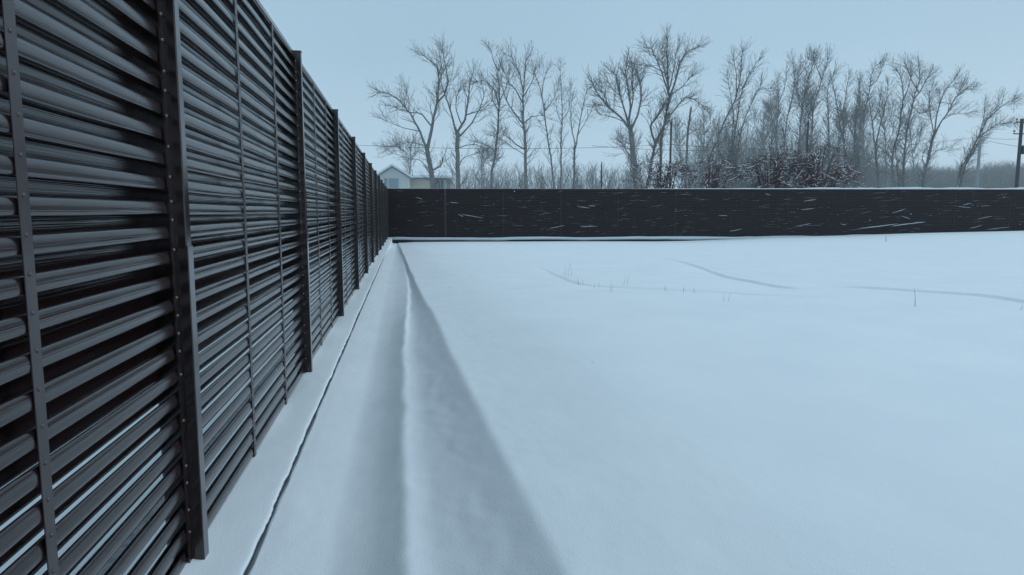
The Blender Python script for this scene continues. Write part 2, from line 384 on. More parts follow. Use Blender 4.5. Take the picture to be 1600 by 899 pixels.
# snow lying on the top rail, thicker to the right
ts = np.arange(.1, NF*BAY, .12); us = np.linspace(-1, 1, 9); U, T = np.meshgrid(us, ts, indexing='ij')
th = np.interp(T, [0, 12, 18, 24, 46], [.004, .006, .03, .075, .085])*(1+.35*noise2(90, U*0, T, 1, .9)+.2*noise2(91, U*0, T, 1, .3))
Zc = ZTOP+.004 + th*np.sqrt(np.clip(1-U**2, 0, 1)); V = np.stack([-.027+U*.04, T, Zc], -1).reshape(-1, 3)
a_, b_ = U.shape; i, j = np.meshgrid(np.arange(a_-1), np.arange(b_-1), indexing='ij'); q = (i*b_+j).ravel()
link('snow_cap', mesh('snow_cap', V, np.stack([q, q+b_, q+b_+1, q+1], 1), True), SNOW, far)
# blurred streaks of falling snow, added as solid lumps on the far louvres
def lump(V, F, c, L, h, d, tilt, r, ax=(0, 1)):
    n0 = len(V); K = 9; m = 6; curve = r.uniform(-.25, .25)
    for i in range(K):
        t = -1+2*i/(K-1); w_ = math.sqrt(max(0, 1-t*t))*r.uniform(.6, 1.1)+.03
        yc = t*L/2; zc = tilt*yc + curve*h*3*(t*t) + r.uniform(-.15, .15)*h
        for j_ in range(m):
            a = 2*math.pi*j_/m; V.append((c[0]+max(-.02, d*w_*math.cos(a)), c[1]+yc, c[2]+zc+h*.5*w_*math.sin(a)))
    for i in range(K-1):
        for j_ in range(m): F.append([n0+i*m+j_, n0+i*m+(j_+1) % m, n0+(i+1)*m+(j_+1) % m, n0+(i+1)*m+j_])
r = random.Random(77); V = []; Fs = []
for i in range(420):
    yy = r.uniform(.3, 40); zz = r.uniform(.08, 2.32); zz = round(zz/PITCH_S)*PITCH_S + .025 + r.uniform(-.01, .01)
    L = r.choice((.08, .12, .18, .25, .35, .6))*r.uniform(.7, 1.3); lump(V, Fs, (.002, yy, zz), L, r.uniform(.0015, .0048)*(1+L*.7), .005, r.uniform(-.12, .2), r)
for (px, py, Lp, tl) in ((1372,354,65,-.12),(1420,350,55,-.12),(1405,330,22,-.3),(1262,327,22,-.1),(1266,313,20,-.15),(1416,340,16,.35),(1150,360,20,-.2),(1130,337,14,0),(720,337,8,.5),(738,338,34,.18),(912,324,20,.12),(925,322,12,0),(870,355,26,-.2),(920,354,28,0),(1200,304,8,.3),(1318,351,10,.2),(1512,319,14,-.2),(1508,324,22,.1),(1540,340,24,-.2),(1525,355,22,-.25),(1560,357,40,-.1),(1255,352,26,-.2),(655,310,10,.3),(710,317,12,.05)):
    p = at(px, py, far_y(0)); 
    for _ in range(3): p = at(px, py, far_y(p.x)-.0)
    loc = Matrix.Rotation(-rot, 4, 'Z') @ (p - Vector((-.80, YE+.03, 0)))
    big = Lp > 40
    lump(V, Fs, (.004, loc.y, loc.z), Lp*.033, .045 if big else .022, .014, -tl, r)
cs = link('snowfall_streaks', mesh('snowfall_streaks', V, Fs, True), SNOW, far); cs['kind'] = 'stuff'

# ------------------------------------------------------------------ bare trees
def tubes(segs, k=3):                       # vectorised prisms for (p0,p1,r0,r1)
    S = np.array(segs, dtype=float); n = len(S); p0, p1, r0, r1 = S[:, :3], S[:, 3:6], S[:, 6], S[:, 7]
    d = p1-p0; d /= np.linalg.norm(d, axis=1)[:, None]+1e-9
    up = np.where(np.abs(d[:, 2:3]) > .9, np.array([[1., 0, 0]]), np.array([[0, 0, 1.]]))
    a = np.cross(d, up); a /= np.linalg.norm(a, axis=1)[:, None]+1e-9; b = np.cross(d, a)
    V = np.zeros((n, 2*k, 3)); Fq = np.zeros((n, k, 4), int)
    for j in range(k):
        c_, s_ = math.cos(2*math.pi*j/k), math.sin(2*math.pi*j/k); o = a*c_+b*s_
        V[:, j] = p0+o*r0[:, None]; V[:, k+j] = p1+o*r1[:, None]
        base = np.arange(n)*2*k; Fq[:, j] = np.stack([base+j, base+(j+1) % k, base+k+(j+1) % k, base+k+j], 1)
    return V.reshape(-1, 3), Fq.reshape(-1, 4)
def rotdir(d, ang, r):
    ax = d.orthogonal().normalized(); ax.rotate(Matrix.Rotation(r.uniform(0, 2*math.pi), 3, d)); v = d.copy(); v.rotate(Matrix.Rotation(ang, 3, ax)); return v
def grow(p, d, L, r0, lvl, o, r, out):
    step = o['step'][min(lvl, len(o['step'])-1)]; n = max(2, int(L/step)); st = L/n; r1e = max(o['rmin'], r0*.25)
    for i in range(n):
        d = (d + Vector((r.gauss(0, 1), r.gauss(0, 1), r.gauss(0, 1)))*o['wander'] + Vector((o.get('lean', 0), 0, 1))*o['trop']).normalized()
        q = p + d*st; ra = r0+(r1e-r0)*i/n; rb = r0+(r1e-r0)*(i+1)/n
        out.append((*p, *q, ra, rb)); p = q
        if lvl < o['levels']:
            t = (i+1)/n
            if t > .15 and r.random() < o['prob'][min(lvl, 3)]:
                cl = L*r.uniform(.35, .62)*(1.15-.6*t)
                if cl > .15: grow(p, rotdir(d, R_(r.uniform(*o['ang'])), r), cl, max(o['rmin'], rb*.62), lvl+1, o, r, out)
def limb(pts, r0, r1, o, r, trunk, crown, start=.25, dens=1.0, side=2.6):
    # pts: 3-D guide points -> smooth wobbly limb with side branches
    tot = sum((pts[i+1]-pts[i]).length for i in range(len(pts)-1)); n = max(4, int(tot/.45)); acc = 0; res = []
    cum = [0]
    for i in range(len(pts)-1): cum.append(cum[-1]+(pts[i+1]-pts[i]).length)
    jit = Vector((0, 0, 0))
    for i in range(n+1):
        s = tot*i/n; k = max(j for j in range(len(cum)-1) if cum[j] <= s+1e-6); u = (s-cum[k])/(cum[k+1]-cum[k]+1e-9)
        jit = jit*.8 + Vector((r.gauss(0, .02), r.gauss(0, .035), 0))
        res.append(pts[k].lerp(pts[k+1], u) + (jit if i else Vector((0, 0, 0))))
    for i in range(n):
        t = i/n; ra = r1+(r0-r1)*(1-t)**.9; rb = r1+(r0-r1)*(1-(i+1)/n)**.9
        trunk.append((*res[i], *res[i+1], ra, rb)); d = (res[i+1]-res[i]).normalized()
        if t >= start:
            w_ = (t-start)/(1-start)
            m = dens*(1.1+2.6*w_)
            while m > 0:
                if r.random() < m:
                    L = side*r.uniform(.45, 1.0)*(1-.55*w_)
                    grow(res[i+1], rotdir(d, R_(r.uniform(*o['ang0'])), r), L, max(o['rmin'], min(ra*.38, .034)), 1, o, r, crown)
                m -= 1
    d = (res[-1]-res[-2]).normalized()
    for _ in range(5 if r1 < .05 else 0): grow(res[-1], rotdir(d, R_(r.uniform(5, 32)), r), side*.6, r1*.8, 1, o, r, crown)
OPT = dict(step=[.5, .38, .28, .24], wander=.13, trop=.115, rmin=.0088, levels=4, prob=[.95, .92, .85, .6], ang=(18, 46), ang0=(22, 64))
def tree(label, Y, limbs, seed, group, mat=BARK, tmat=TWIG, gz=-.5, **kw):
    r = random.Random(seed); o = dict(OPT); o.update({k: v for k, v in kw.items() if k in OPT or k == 'lean'})
    stems, crown = [], []; base = at(limbs[0][0][0][0], limbs[0][0][0][1], Y)
    for li, (px, r0, r1) in enumerate(limbs):
        px = list(px); r0 *= .85
        if r1 < .05 and px[-1][1] < px[0][1]-30: px[-1] = (px[-1][0], px[-1][1]+20); px[-2] = (px[-2][0], px[-2][1]+(8 if len(px) > 2 else 0))
        dep = 0; pts = []
        pv = None
        for i, (x, y) in enumerate(px):
            if li and i: dep += r.gauss(0, .55)
            v = at(x, y, Y); v.y += dep; v.x *= v.y/Y; v.z = CAMZ+(v.z-CAMZ)*v.y/Y
            pts.append(v)
        if px[0][1] > 280 or li == 0:                        # reaches the ground behind the fence
            g = pts[0].copy(); g.z = gz; g.x += (pts[0].x-pts[1].x)*.25; pts.insert(0, g)
            trunk = []; stems.append((list(px), trunk))
        else:                                                # forks off the stem that passes nearest
            trunk = min(stems, key=lambda st: min(math.hypot(q[0]+(q2[0]-q[0])*t-px[0][0], q[1]+(q2[1]-q[1])*t-px[0][1]) for q, q2 in zip(st[0], st[0][1:]) for t in (0, .25, .5, .75, 1)))
            trunk[0].extend(px); trunk = trunk[1]
            near_ = min((Vector(q[:3]) for q in trunk), key=lambda q: (q-pts[0]).length); pts[0] = near_
        limb(pts, r0, r1, o, r, trunk, crown, start=kw.get('start', .22) if li else kw.get('start0', .32), dens=kw.get('dens', 1.0)*(1 if len(px) > 2 else .7), side=kw.get('side', 2.6)*1.08)
    bx = Vector((base.x, Y, gz))
    root = empty('bare_tree', bx); tag(root, label, 'tree', group)
    cv, cf = tubes(crown, 3)
    off = np.array(bx)
    for _, trunk in stems:
        tv, tf = tubes(trunk, 7); link('trunk', mesh('trunk', tv-off, tf, True), mat, root)
    link('crown', mesh('crown', cv-off, cf, True), tmat, root)
    return root
G1 = 'tall bare trees standing in a row beyond the far fence'
tree('leftmost bare tree, at the house, with one long limb reaching far left', 62, [
    ([(677,293),(670,250),(666,227)], .30, .20),
    ([(666,229),(655,202),(640,176),(623,155),(606,138),(595,124)], .13, .03),
    ([(669,232),(674,205),(676,190),(683,160),(685,126),(683,96),(664,68)], .19, .03),
    ([(676,195),(658,177),(640,168),(622,150)], .09, .025), ([(680,165),(695,148),(701,128),(697,96),(694,66)], .10, .025),
    ([(684,120),(690,95),(688,72)], .07, .02), ([(640,176),(640,150),(636,128)], .06, .02),
    ([(680,269),(687,261),(691,256),(692,247)], .09, .05), ([(655,205),(630,200),(606,190)], .05, .02), ([(663,228),(640,222),(615,228)], .05, .02),
    ([(668,265),(655,250),(635,247),(615,240)], .05, .015)], 1, G1, dens=1.2, side=2.4)
tree('second tall tree from the left, straight thick trunk forking wide above the wire', 61, [
    ([(716,291),(716,250),(716,208)], .26, .18),
    ([(716,210),(706,180),(694,146),(688,118),(692,92)], .12, .025), ([(716,208),(726,188),(731,160),(732,125),(737,98)], .14, .025),
    ([(717,212),(738,192),(750,170),(757,140),(752,112)], .10, .02), ([(731,183),(755,172),(768,160)], .07, .02),
    ([(716,232),(728,227),(744,226),(756,232)], .06, .02), ([(718,256),(728,245),(742,240)], .05, .02), ([(722,196),(712,160),(716,125)], .07, .02)], 2, G1, dens=1.15, side=2.3)
tree('third tall tree from the left, slim swaying trunk with a tuft at the top', 63, [
    ([(769,291),(768,270),(776,231),(778,202),(781,164),(779,130),(775,112),(780,84)], .20, .03),
    ([(781,170),(772,140),(757,118),(748,108)], .09, .025), ([(778,175),(770,150),(768,125)], .06, .02), ([(780,110),(770,92),(768,80)], .06, .02),
    ([(770,262),(760,246),(758,230)], .05, .02), ([(775,240),(764,228),(748,222)], .05, .02), ([(781,160),(790,130),(795,98)], .06, .02)], 3, G1, dens=1.2, side=2.0)
tree('fourth tall tree from the left, straight trunk with several rising side limbs', 61, [
    ([(821,292),(821,231),(817,189),(817,150),(820,112),(822,76)], .25, .03),
    ([(819,232),(806,226),(797,216),(788,203),(786,190)], .09, .02), ([(818,195),(806,180),(795,165),(788,150),(786,130),(783,110)], .10, .02),
    ([(818,191),(832,182),(840,174),(845,160)], .08, .02), ([(817,160),(804,138),(794,122),(788,95)], .09, .02), ([(820,145),(812,115),(802,88),(798,70)], .08, .02),
    ([(821,150),(832,120),(836,90)], .07, .02), ([(821,240),(803,232),(784,218),(776,214)], .05, .02)], 4, G1, dens=1.25, side=2.3)
tree('thin bare tree leaning left with one drooping right side branch, fifth from the left', 62, [
    ([(866,293),(858,231),(852,189),(847,150),(841,120),(836,100)], .14, .025), ([(852,170),(864,155),(869,142)], .05, .015), ([(846,150),(850,120),(853,96)], .06, .015)], 5, G1, dens=1.1, side=1.9)
tree('very slender upright bare tree with a narrow crown, sixth from the left', 64, [
    ([(876,292),(876,231),(878,180),(877,140),(876,92)], .13, .02), ([(877,200),(870,170),(868,140)], .05, .015), ([(877,190),(888,165),(892,120)], .05, .015)], 6, G1, dens=1.2, side=1.8)
tree('slender bare tree split low into two upright stems, seventh from the left', 63, [
    ([(897,292),(898,228)], .14, .10), ([(898,229),(905,200),(911,165),(917,132),(921,118)], .08, .02), ([(898,229),(893,205),(891,165),(893,140)], .07, .02), ([(903,210),(913,185),(924,150)], .05, .015)], 7, G1, dens=1.2, side=1.7)
tree('large dark bare tree with a wide fan of limbs, directly left of the tallest', 57, [
    ([(995,290),(993,260),(988,222),(984,195)], .34, .20),
    ([(985,197),(970,184),(950,166),(935,148),(928,128),(925,108)], .13, .025), ([(986,205),(976,170),(967,140),(962,110),(958,95)], .11, .025),
    ([(984,196),(985,165),(980,130),(975,100),(978,86)], .13, .025), ([(987,205),(996,180),(1002,150),(998,115),(990,85)], .12, .025),
    ([(984,186),(990,150),(986,120),(990,92)], .09, .02), ([(950,166),(945,145),(942,125)], .06, .02), ([(975,190),(955,182),(940,180)], .05, .02),
    ([(978,175),(968,150),(955,130),(950,110)], .08, .02)], 8, G1, dens=1.9, side=2.2)
tree('tallest bare tree, crooked stems joining above the low reddish shrub, dense middle', 58, [
    ([(1032,290),(1033,255),(1034,220),(1040,185),(1046,155),(1044,110),(1043,75),(1043,46)], .22, .03),
    ([(1012,285),(1018,250),(1025,220),(1034,203),(1043,180)], .16, .10), ([(1000,222),(1015,197),(1030,178),(1038,162)], .12, .07),
    ([(1044,185),(1058,165),(1070,152),(1085,148),(1097,145)], .09, .03), ([(1046,155),(1056,125),(1063,95),(1075,72),(1090,54)], .12, .02),
    ([(1042,150),(1034,115),(1024,88),(1018,68),(1010,55)], .10, .02), ([(1036,115),(1020,96),(1002,82)], .06, .02), ([(1046,140),(1052,100),(1056,60)], .08, .02), ([(1044,130),(1035,90),(1034,58)], .07, .02),
    ([(1048,150),(1066,128),(1080,100)], .07, .02)], 9, G1, dens=2.2, side=2.1)
tree('short broken-off bare trunk with few twigs, just right of the tallest tree', 56, [
    ([(1071,290),(1072,245),(1076,200),(1081,168)], .14, .09), ([(1079,180),(1086,172),(1090,166)], .04, .015), ([(1076,210),(1090,200),(1100,205)], .03, .012)], 10, G1, dens=.25, side=1.0)
tree('bare tree of several stems sweeping up rightward, right of the broken-off trunk', 60, [
    ([(1106,290),(1109,250),(1120,222),(1133,185),(1148,155),(1156,120),(1158,85),(1160,62)], .17, .025),
    ([(1139,288),(1141,255),(1146,218),(1152,175),(1160,130),(1172,98)], .14, .02), ([(1146,286),(1150,245),(1160,195),(1172,155),(1186,115)], .12, .02),
    ([(1134,285),(1144,225),(1146,180),(1142,140),(1138,105)], .10, .02), ([(1172,160),(1182,140),(1203,138)], .05, .02), ([(1152,150),(1150,110),(1146,76)], .08, .02), ([(1158,140),(1172,105),(1180,80)], .08, .02)], 11, G1, dens=1.8, side=2.0)
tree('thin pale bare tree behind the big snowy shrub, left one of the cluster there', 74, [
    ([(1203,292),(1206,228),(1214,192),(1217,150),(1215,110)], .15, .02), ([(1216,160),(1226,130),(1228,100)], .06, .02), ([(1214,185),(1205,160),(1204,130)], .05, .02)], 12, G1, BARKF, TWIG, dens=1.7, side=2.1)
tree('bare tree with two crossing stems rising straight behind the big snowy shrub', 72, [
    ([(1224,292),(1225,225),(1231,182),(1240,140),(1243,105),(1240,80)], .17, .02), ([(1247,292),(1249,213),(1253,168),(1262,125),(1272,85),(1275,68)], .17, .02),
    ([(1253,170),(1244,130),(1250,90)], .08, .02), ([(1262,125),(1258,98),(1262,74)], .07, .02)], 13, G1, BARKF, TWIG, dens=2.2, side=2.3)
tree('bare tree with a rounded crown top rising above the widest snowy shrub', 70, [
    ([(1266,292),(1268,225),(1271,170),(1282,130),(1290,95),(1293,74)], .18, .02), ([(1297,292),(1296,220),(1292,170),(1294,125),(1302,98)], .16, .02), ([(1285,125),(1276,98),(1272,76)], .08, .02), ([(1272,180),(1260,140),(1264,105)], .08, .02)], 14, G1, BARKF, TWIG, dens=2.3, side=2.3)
tree('leaning bare tree bending to the left just right of the big snowy shrub', 66, [
    ([(1328,292),(1325,262),(1317,222),(1309,170),(1303,135),(1300,112)], .19, .025), ([(1318,222),(1316,180),(1322,140),(1325,105)], .09, .02), ([(1322,262),(1334,235),(1336,190),(1342,150),(1343,112)], .11, .02)], 15, G1, dens=1.9, side=2.0)
tree('bare tree parting low into two stems, with a tall pointed top', 65, [
    ([(1343,292),(1342,262),(1340,225)], .18, .14), ([(1340,226),(1346,192),(1354,160),(1360,120),(1366,96),(1373,80)], .11, .02), ([(1340,228),(1334,195),(1338,160),(1342,118)], .09, .02), ([(1356,150),(1372,115),(1377,88)], .07, .02)], 16, G1, dens=1.8, side=2.0)
tree('bare tree with a thin right stem and a small left branch at fence height', 66, [
    ([(1372,292),(1371,265),(1367,227),(1364,190),(1360,155),(1358,130)], .17, .025), ([(1367,228),(1376,190),(1384,150),(1388,115)], .10, .02), ([(1371,262),(1360,252),(1346,248)], .05, .02), ([(1364,190),(1374,160),(1376,130)], .06, .02)], 17, G1, dens=1.7, side=1.9)
tree('bare tree with two parallel slanting stems and a broad flat-topped crown', 63, [
    ([(1393,292),(1394,258),(1396,232),(1404,207),(1410,170),(1412,145),(1407,110),(1402,92)], .17, .025), ([(1410,292),(1411,258),(1416,225),(1422,188),(1428,155),(1436,120),(1436,84)], .18, .025),
    ([(1425,172),(1436,145),(1448,115),(1453,96)], .08, .02), ([(1423,188),(1438,178),(1450,172)], .06, .02), ([(1430,150),(1424,115),(1418,84)], .08, .02), ([(1406,292),(1402,250),(1398,215)], .08, .03), ([(1411,160),(1420,130),(1424,100)], .07, .02)], 18, G1, dens=2.0, side=2.2)
tree('bare tree forking in a wide V, long right limb slanting toward the pale pole', 62, [
    ([(1444,292),(1447,262),(1452,235),(1458,212)], .19, .13), ([(1459,213),(1470,192),(1482,175),(1495,152),(1508,132),(1521,118)], .10, .02), ([(1458,213),(1463,180),(1472,150),(1482,125),(1490,105)], .10, .02),
    ([(1457,215),(1454,180),(1452,150),(1454,125)], .07, .02), ([(1475,186),(1490,178),(1507,177)], .05, .015), ([(1450,245),(1462,236),(1485,230)], .05, .015), ([(1446,262),(1441,250),(1443,240)], .05, .02), ([(1484,172),(1498,140),(1503,115)], .06, .02)], 19, G1, dens=1.8, side=2.1)
tree('windswept bare tree of twin stems leaning strongly right behind the pale pole', 66, [
    ([(1494,292),(1503,262),(1518,236),(1531,211),(1543,185),(1554,165),(1560,140)], .16, .02), ([(1500,292),(1509,262),(1522,236),(1536,210),(1558,194),(1580,184),(1598,172)], .14, .02),
    ([(1543,190),(1560,170),(1578,150),(1586,140)], .07, .02), ([(1532,212),(1536,180),(1540,150)], .06, .02)], 20, G1, dens=2.3, side=2.1, lean=.9, trop=.10)
# faint back row
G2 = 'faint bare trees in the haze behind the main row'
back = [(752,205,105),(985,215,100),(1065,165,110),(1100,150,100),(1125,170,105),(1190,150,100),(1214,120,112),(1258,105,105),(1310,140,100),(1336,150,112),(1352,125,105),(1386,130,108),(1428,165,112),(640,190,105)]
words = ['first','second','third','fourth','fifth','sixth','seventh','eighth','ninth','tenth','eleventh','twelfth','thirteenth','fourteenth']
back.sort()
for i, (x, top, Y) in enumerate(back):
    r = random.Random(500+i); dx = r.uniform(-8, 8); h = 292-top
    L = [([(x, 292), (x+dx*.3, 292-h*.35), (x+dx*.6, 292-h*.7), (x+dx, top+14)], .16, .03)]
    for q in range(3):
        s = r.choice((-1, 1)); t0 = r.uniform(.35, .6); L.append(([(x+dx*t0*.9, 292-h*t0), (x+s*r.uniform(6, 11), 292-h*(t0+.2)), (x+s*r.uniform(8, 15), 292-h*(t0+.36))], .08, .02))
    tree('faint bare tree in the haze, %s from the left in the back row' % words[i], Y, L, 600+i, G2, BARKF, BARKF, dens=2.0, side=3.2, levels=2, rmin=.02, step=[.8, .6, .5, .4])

# ------------------------------------------------------------------ snowy shrubs close behind the far fence
def shrub(label, cx, Y, wpx, top, seed, mat, nmain):
    r = random.Random(seed); base = at(cx, 292, Y); base.z = -.5; W = wpx/F_PX*Y; Hh = (CAMZ + (332-top)/F_PX*Y) + .5
    segs, tw = [], []
    o = dict(OPT); o.update(step=[.35, .3, .25, .2], wander=.30, trop=-.01, rmin=.009, levels=3, prob=[.85, .8, .6, 0], ang=(30, 75), ang0=(30, 70))
    for k in range(nmain):
        a = r.uniform(0, 2*math.pi); sp = r.uniform(.15, 1)
        tip = Vector((math.cos(a)*W*.5*sp, math.sin(a)*W*.32*sp, Hh*r.uniform(.72, .98)*math.sqrt(1-.55*sp*sp)))
        mid = Vector((tip.x*.45, tip.y*.45, tip.z*r.uniform(.45, .6))); end = tip + Vector((math.cos(a)*.7, math.sin(a)*.5, r.uniform(-.5, -.05)))
        pts = [base+Vector((r.uniform(-.25, .25)*W*.5, r.uniform(-.2, .2), 0)), base+mid, base+tip, base+end]
        limb(pts, .055, .018, o, r, segs, tw, start=.22, dens=1.4, side=1.25)
    root = empty('snowy_shrub', base); tag(root, label, 'shrub', 'snow-laden shrubs behind the far fence')
    off = np.array(base); allb = segs+tw
    v, f = tubes(segs, 6); link('branches', mesh('branches', v-off, f, True), mat, root)
    v, f = tubes(tw, 3); link('twigs', mesh('twigs', v-off, f, True), mat, root)
    # snow lying on the flatter branches
    sn = []
    for s in allb:
        L = math.dist(s[:3], s[3:6]); dz = abs(s[5]-s[2])/max(L, 1e-6)
        if dz < .62 and r.random() < (.6 if s[6] > .015 else .16):
            e = max(.018, s[6]*.9); sn.append((s[0], s[1]-.006, s[2]+s[6]*.6+e*.3, s[3], s[4]-.006, s[5]+s[7]*.6+e*.3, e, e))
    v, f = tubes(sn, 5); link('snow_cover', mesh('snow_cover', v-off, f, True), SNOW, root)['kind'] = 'stuff'
shrub('low reddish shrub tangled round the foot of the tallest tree, snow on its branches', 1035, 46, 95, 238, 31, RED, 26)
shrub('small snowy shrub in the gap left of the big rounded shrubs', 1110, 45, 85, 232, 32, RED, 16)
shrub('big rounded snow-laden shrub directly left of the widest one', 1205, 44, 115, 216, 33, RED, 34)
shrub('widest rounded snow-laden shrub at the right end, with a reddish top', 1277, 43, 125, 213, 34, RED, 38)

# far low wood and brush: nobody could count it
def wood(name, spec, seed, mat, Yr):
    r = random.Random(seed); segs = []
    for (x0, x1, ytop, n, Y) in spec:
        for k in range(n):
            x = r.uniform(x0, x1); Yk = Y*r.uniform(.92, 1.08)
            if callable(ytop): yt = ytop(x)
            else: yt = ytop
            top = at(x, yt + r.uniform(0, 1)**1.5*(300-yt)*.55, Yk); p = at(x, 300, Yk); p.z = -.6; hh = top.z+.6
            d = Vector((r.gauss(0, .12), r.gauss(0, .12), 1)).normalized(); m = 5; q = p
            for i in range(m):
                dn = (d+Vector((r.gauss(0, .12), r.gauss(0, .1), 0))).normalized(); e = q+dn*hh/m
                rr = Yk*.00042*(1-.12*i); segs.append((*q, *e, rr, rr*.85))
                for _ in range(6):
                    b = (dn*.7+Vector((r.uniform(-1, 1), r.uniform(-1, 1), r.uniform(0, .7)))).normalized(); e2 = q.lerp(e, r.random()); segs.append((*e2, *(e2+b*hh*r.uniform(.08, .2)), rr*.6, rr*.45))
                q = e; d = dn
    v, f = tubes(segs, 3); o = link(name, mesh(name, v, f, True), mat); tag(o, kind='stuff'); return o
sm1 = smooth_noise1(90, 200, 26); sm2 = smooth_noise1(91, 400, 9)
o = wood('distant_wood', [(1310, 1760, lambda x: float(265-5*sm1(x-1400)-5*sm2(x-1400)-(8 if 1545 < x < 1565 else 0)-(5 if x > 1570 else 0)), 5200, 230)], 5, WOODM, 1)
tag(o, 'grey hazy line of distant woodland low above the right end of the far fence', 'wood')
o = wood('undergrowth', [(690, 1010, lambda x: float(262-9*sm1(x-900)-6*sm2(x-900)), 420, 125), (1075, 1360, lambda x: float(205-16*sm1(x-1200)-8*sm2(x-1200)), 620, 110)], 6, WOODM, 1)
tag(o, 'thin grey undergrowth and saplings filling the ground between the bare trees', 'undergrowth')

# ------------------------------------------------------------------ house on the left beyond the fence
def house():
    Y = 70.; g = lambda x, y: at(x, y, Y)
    root = empty('house', (g(640, 290).x, Y, -.5)); tag(root, 'small pale gabled house with snowy roof and porch beyond the left corner', 'house')
    ox, oy, oz = root.location
    def X(x): return g(x, 290).x-ox
    def Zz(y): return g(640, y).z-oz
    wall, nw, bw = principled('hazed_cream_siding', (.5, .5, .46), .8); a = noise_node(nw, 3, 3, (1, 1, 12)); colmix(nw, bw, a.outputs['Fac'], (.56, .60, .58), (.62, .65, .63))  # siding and fascia colours are paled towards the sky to carry haze
    brick, nb, bb_ = principled('hazed_tan_siding', (.30, .25, .18), .85); a = noise_node(nb, 3, 3, (1, 1, 14)); colmix(nb, bb_, a.outputs['Fac'], (.46, .44, .37), (.53, .50, .43))
    dark, _, _ = principled('hazed_dark_fascia', (.24, .26, .27), .7); glass, _, _ = principled('window_glass', (.22, .30, .34), .08, .8)
    white, _, _ = principled('white_trim', (.55, .57, .57), .6)
    b = MB(); b.prism([(X(586), 0), (X(641), 0), (X(641), Zz(279)), (X(613), Zz(262)), (X(586), Zz(279))], 0, 5.0); b.build('gable_wing', wall, root)
    b = MB()                                                        # gable roof with thick snow
    def slab(bx, x0, z0, x1, z1, t, y0, y1): bx.prism([(x0, z0), (x1, z1), (x1, z1+t), (x0, z0+t)], y0, y1)
    slab(b, X(582), Zz(281), X(613), Zz(261.5), .10, -.4, 5.2); slab(b, X(613.05), Zz(261.5), X(645), Zz(281), .10, -.4, 5.2); rf = b.build('gable_roof', dark, root)
    b = MB(); slab(b, X(582), Zz(281)+.11, X(613), Zz(261.5)+.11, .22, -.38, 5.1); slab(b, X(613.05), Zz(261.5)+.11, X(645), Zz(281)+.11, .22, -.38, 5.1); b.build('snow_cover', SNOW, rf)
    b = MB(); b.box(X(641.2), X(672), .6, 6, 0, Zz(279.4)); b.build('wall', brick, root)
    b = MB(); b.box(X(672.2), X(704), 2.2, 6, 0, Zz(279.4)); b.build('porch_wall', wall, root)
    b = MB(); b.box(X(672.4), X(681), .62, .75, 0, Zz(279.8)); b.box(X(699), X(704.5), .62, .9, 0, Zz(279.8)); b.build('porch_post', dark, root)
    # main roof: front slope up to the ridge
    z0, z1 = Zz(279), Zz(263)
    b = MB(); b.prism([(0.2, z0), (3.4, z1), (6.6, z0), (6.6, z0+.1), (3.4, z1+.1), (.2, z0+.1)], X(645.3), X(707), 'x'); mrf = b.build('roof', dark, root)
    b = MB(); b.prism([(0.22, z0+.102), (3.4, z1+.102), (6.58, z0+.102), (6.58, z0+.34), (3.4, z1+.36), (.22, z0+.34)], X(645.5), X(706.8), 'x'); b.build('snow_cover', SNOW, mrf)
    def window(x0, x1, y0, y1, mull, yy, nm='window'):
        f = MB(); t = .09; xa, xb, za, zb = X(x0), X(x1), Zz(y1), Zz(y0)
        f.box(xa, xa+t, yy-.05, yy, za, zb); f.box(xb-t, xb, yy-.05, yy, za, zb); f.box(xa+t, xb-t, yy-.05, yy, zb-t, zb); f.box(xa+t, xb-t, yy-.05, yy, za, za+t)
        for m_ in mull: f.box(X(m_)-.04, X(m_)+.04, yy-.045, yy, za+t, zb-t)
        w_ = f.build(nm, white, root); p = MB(); p.box(xa+t, xb-t, yy-.02, yy-.004, za+t, zb-t); p.build('pane', glass, w_)
    window(599, 624, 278, 300, (606.5,), 0); window(684, 696, 279, 302, (690,), 2.2, 'porch_window')
    b = MB(); b.box(X(690), X(692.5), 3.2, 3.8, z1-.4, z1+1.1); b.build('chimney', brick, root)
house()

# ------------------------------------------------------------------ utility poles and wires
polec, _, _ = principled('pole_concrete', (.26, .29, .29), .85); poled, _, _ = principled('pole_dark_wood', (.045, .045, .05), .85); wirem, _, _ = principled('wire_black', (.03, .035, .04), .6)
insul, _, _ = principled('insulator', (.10, .10, .10), .3)
def pole(label, px, ytop, Y, r0, r1, mat, arms=False, lean=0):
    t = at(px, ytop, Y); root = empty('utility_pole', (t.x, Y, -.6)); tag(root, label, 'utility pole', 'utility poles beyond the far fence'); h = t.z+.6
    b = MB(); b.tube([(lean, 0, 0), (0, 0, h)], [r0, r1], 10); b.build('shaft', mat, root)
    if arms:
        b = MB(); b.box(-.62, .62, -.10, -.03, h-.32, h-.24); b.box(-.80, .80, -.10, -.03, h-1.28, h-1.20); b.build('crossarm', mat, root)
        for (x, zz) in ((-.56, h-.24), (.56, h-.24), (-.72, h-1.2), (.72, h-1.2)):
            b = MB(); b.tube([(x, -.065, zz), (x, -.065, zz+.10), (x, -.065, zz+.11), (x, -.065, zz+.17), (x, -.065, zz+.26)], [.02, .02, .07, .09, .05], 8); b.build('insulator', insul, root)
        b = MB(); b.box(.16, .50, -.2, .2, h-2.9, h-2.2); b.build('transformer_box', mat, root)
    else:
        b = MB(); b.tube([(0, 0, h), (0, 0, h+.14), (0, 0, h+.2)], [.03, .06, .03], 8); b.build('insulator', insul, root)
    return t
a1 = pole('pale round concrete pole in front of the windswept leaning tree', 1532, 214, 56, .17, .12, polec)
a2 = pole('dark pole with crossarms and insulators at the right edge', 1597, 186, 50, .16, .13, poled, True)
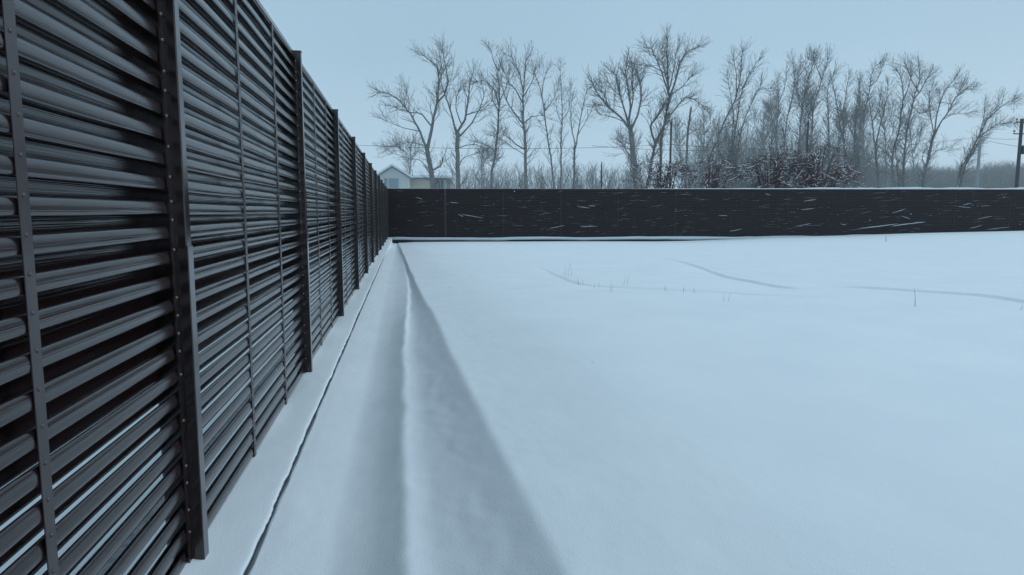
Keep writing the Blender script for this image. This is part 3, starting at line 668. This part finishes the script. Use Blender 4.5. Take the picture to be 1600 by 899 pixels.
a3 = pole('thin dark pole standing among the stems of the tallest tree, above the reddish shrub', 1049, 190, 55, .10, .08, poled)
a4 = pole('short thin post just left of the large fan-shaped tree', 940, 257, 58, .07, .06, poled)
a5 = pole('dark pole rising out of the top of the widest snowy shrub', 1263, 190, 60, .11, .09, poled)
def wire(pts, label):
    b = MB(); b.tube(pts, .014, 5); o = b.build('wire', wirem, None, True); tag(o, label, 'wire', 'overhead wires'); return o
def sag(p, q, s, n=24): return [p.lerp(q, i/n) - Vector((0, 0, s*4*(i/n)*(1-i/n))) for i in range(n+1)]
L0 = at(300, 208, 60); M_ = at(1049, 226, 54.9); N_ = at(1532, 214, 55.9); O_ = at(1594, 217, 49.9)
wire(sag(L0, M_, .75), 'overhead wire crossing in front of the left group of bare trees')
wire(sag(M_, N_, .75), 'overhead wire sagging between the thin pole and the pale pole')
wire(sag(N_, O_, .12), 'short overhead wire between the pale pole and the crossarm pole')
wire(sag(at(925, 228, 58), at(1165, 236, 53), .15), 'second thin wire just under the main one before the tallest tree')
wire(sag(at(1555, 222, 44) if False else at(1536, 219, 56), at(1700, 238, 40), .2), 'lower wire slanting down to the right from the pale pole')

# ------------------------------------------------------------------ dry grass stalks poking out of the snow
grassm, _, _ = principled('dry_grass', (.22, .22, .19), .8)
tufts = [(884,432,22,3,'tall thin dry stalks farthest left on the snow field'),(905,446,12,3,'short bent dry grass tips just right of the leftmost stalks'),(932,452,8,2,'tiny dry grass tips on the faint drift edge'),
 (961,462,16,2,'curved dry stalk bowed to the right below the drift edge'),(976,452,17,2,'dry stalk leaning left above the bowed stalk'),(1038,458,10,2,'short dry tips near the middle of the snow field'),(1072,462,9,2,'faint dry tips right of the middle of the snow field'),
 (1084,462,8,2,'faint pair of dry tips beside the middle tuft'),(1136,480,13,2,'crossed dry stalks standing alone below the long drift edge'),(1436,490,24,2,'single tall curved dry stalk on the right of the field'),
 (1383,378,12,2,'lone stalk far off near the right part of the far fence'),(1596,494,6,2,'dry tips at the right edge under the drift lip')]
dg = None
for i, (px, py, hp, n_, lab) in enumerate(tufts):
    x, y = onground(px, py, .10); zz = float(H(np.array([x]), np.array([y]))[0]); r = random.Random(900+i)
    dist = math.hypot(x, y); hh = hp/F_PX*dist*1.05
    b = MB()
    for k in range(n_):
        cx, s = r.uniform(-.6, .6)*hh*.8, r.uniform(.5, 1.0) if k else 1.0; bend = r.uniform(-.5, .5)
        b.tube([(cx, 0, -.03), (cx+bend*hh*.15, 0, hh*s*.5), (cx+bend*hh*.5, r.uniform(-.02, .02), hh*s)], [.0010*dist/5, .0008*dist/5, .0004*dist/5], 4)
    o = b.build('grass_tuft', grassm); o.location = (x, y, zz); tag(o, lab, 'dry grass', 'dry grass stalks in the snow')

# ------------------------------------------------------------------ light snowfall
r = random.Random(3); V = []; Fs = []
for i in range(900):
    y = 2.2 + r.random()**.8*26; x = r.uniform(-.66, 1.1*y+.5); z = r.uniform(.15, 1.25+.5*y if y < 6 else 4.5); s = r.uniform(.0014, .0034)*(1 if y < 5 else 1.5)
    a, b_, c_ = r.uniform(.6, 1.8), r.uniform(.5, 1.2), r.uniform(.5, 1.0); n0 = len(V)
    V += [(x+a*s, y, z), (x-a*s, y, z), (x, y+b_*s, z), (x, y-b_*s, z), (x+.2*s, y, z+c_*s), (x, y, z-c_*s)]
    Fs += [[n0+q for q in t] for t in ((0,2,4),(2,1,4),(1,3,4),(3,0,4),(2,0,5),(1,2,5),(3,1,5),(0,3,5))]
tag(link('falling_snow', mesh('falling_snow', V, Fs), SNOW), 'sparse small snowflakes drifting in the air over the yard', 'snowfall', kind='stuff')

# ------------------------------------------------------------------ haze: snowy air
hz = MB(); hz.box(-2600, 2600, -650, 4100, -3, 60)
hm = bpy.data.materials.new('snowy_air'); hm.use_nodes = True; hn = hm.node_tree; hn.nodes.clear()
ho = hn.nodes.new('ShaderNodeOutputMaterial'); pv = hn.nodes.new('ShaderNodeVolumePrincipled')
pv.inputs['Color'].default_value = (.93, .95, .97, 1); pv.inputs['Density'].default_value = .0007; pv.inputs['Anisotropy'].default_value = .0
hn.links.new(pv.outputs[0], ho.inputs['Volume'])
tag(hz.build('haze', hm), 'even pale blue snowy air fading the trees and distant wood', 'haze', kind='stuff')
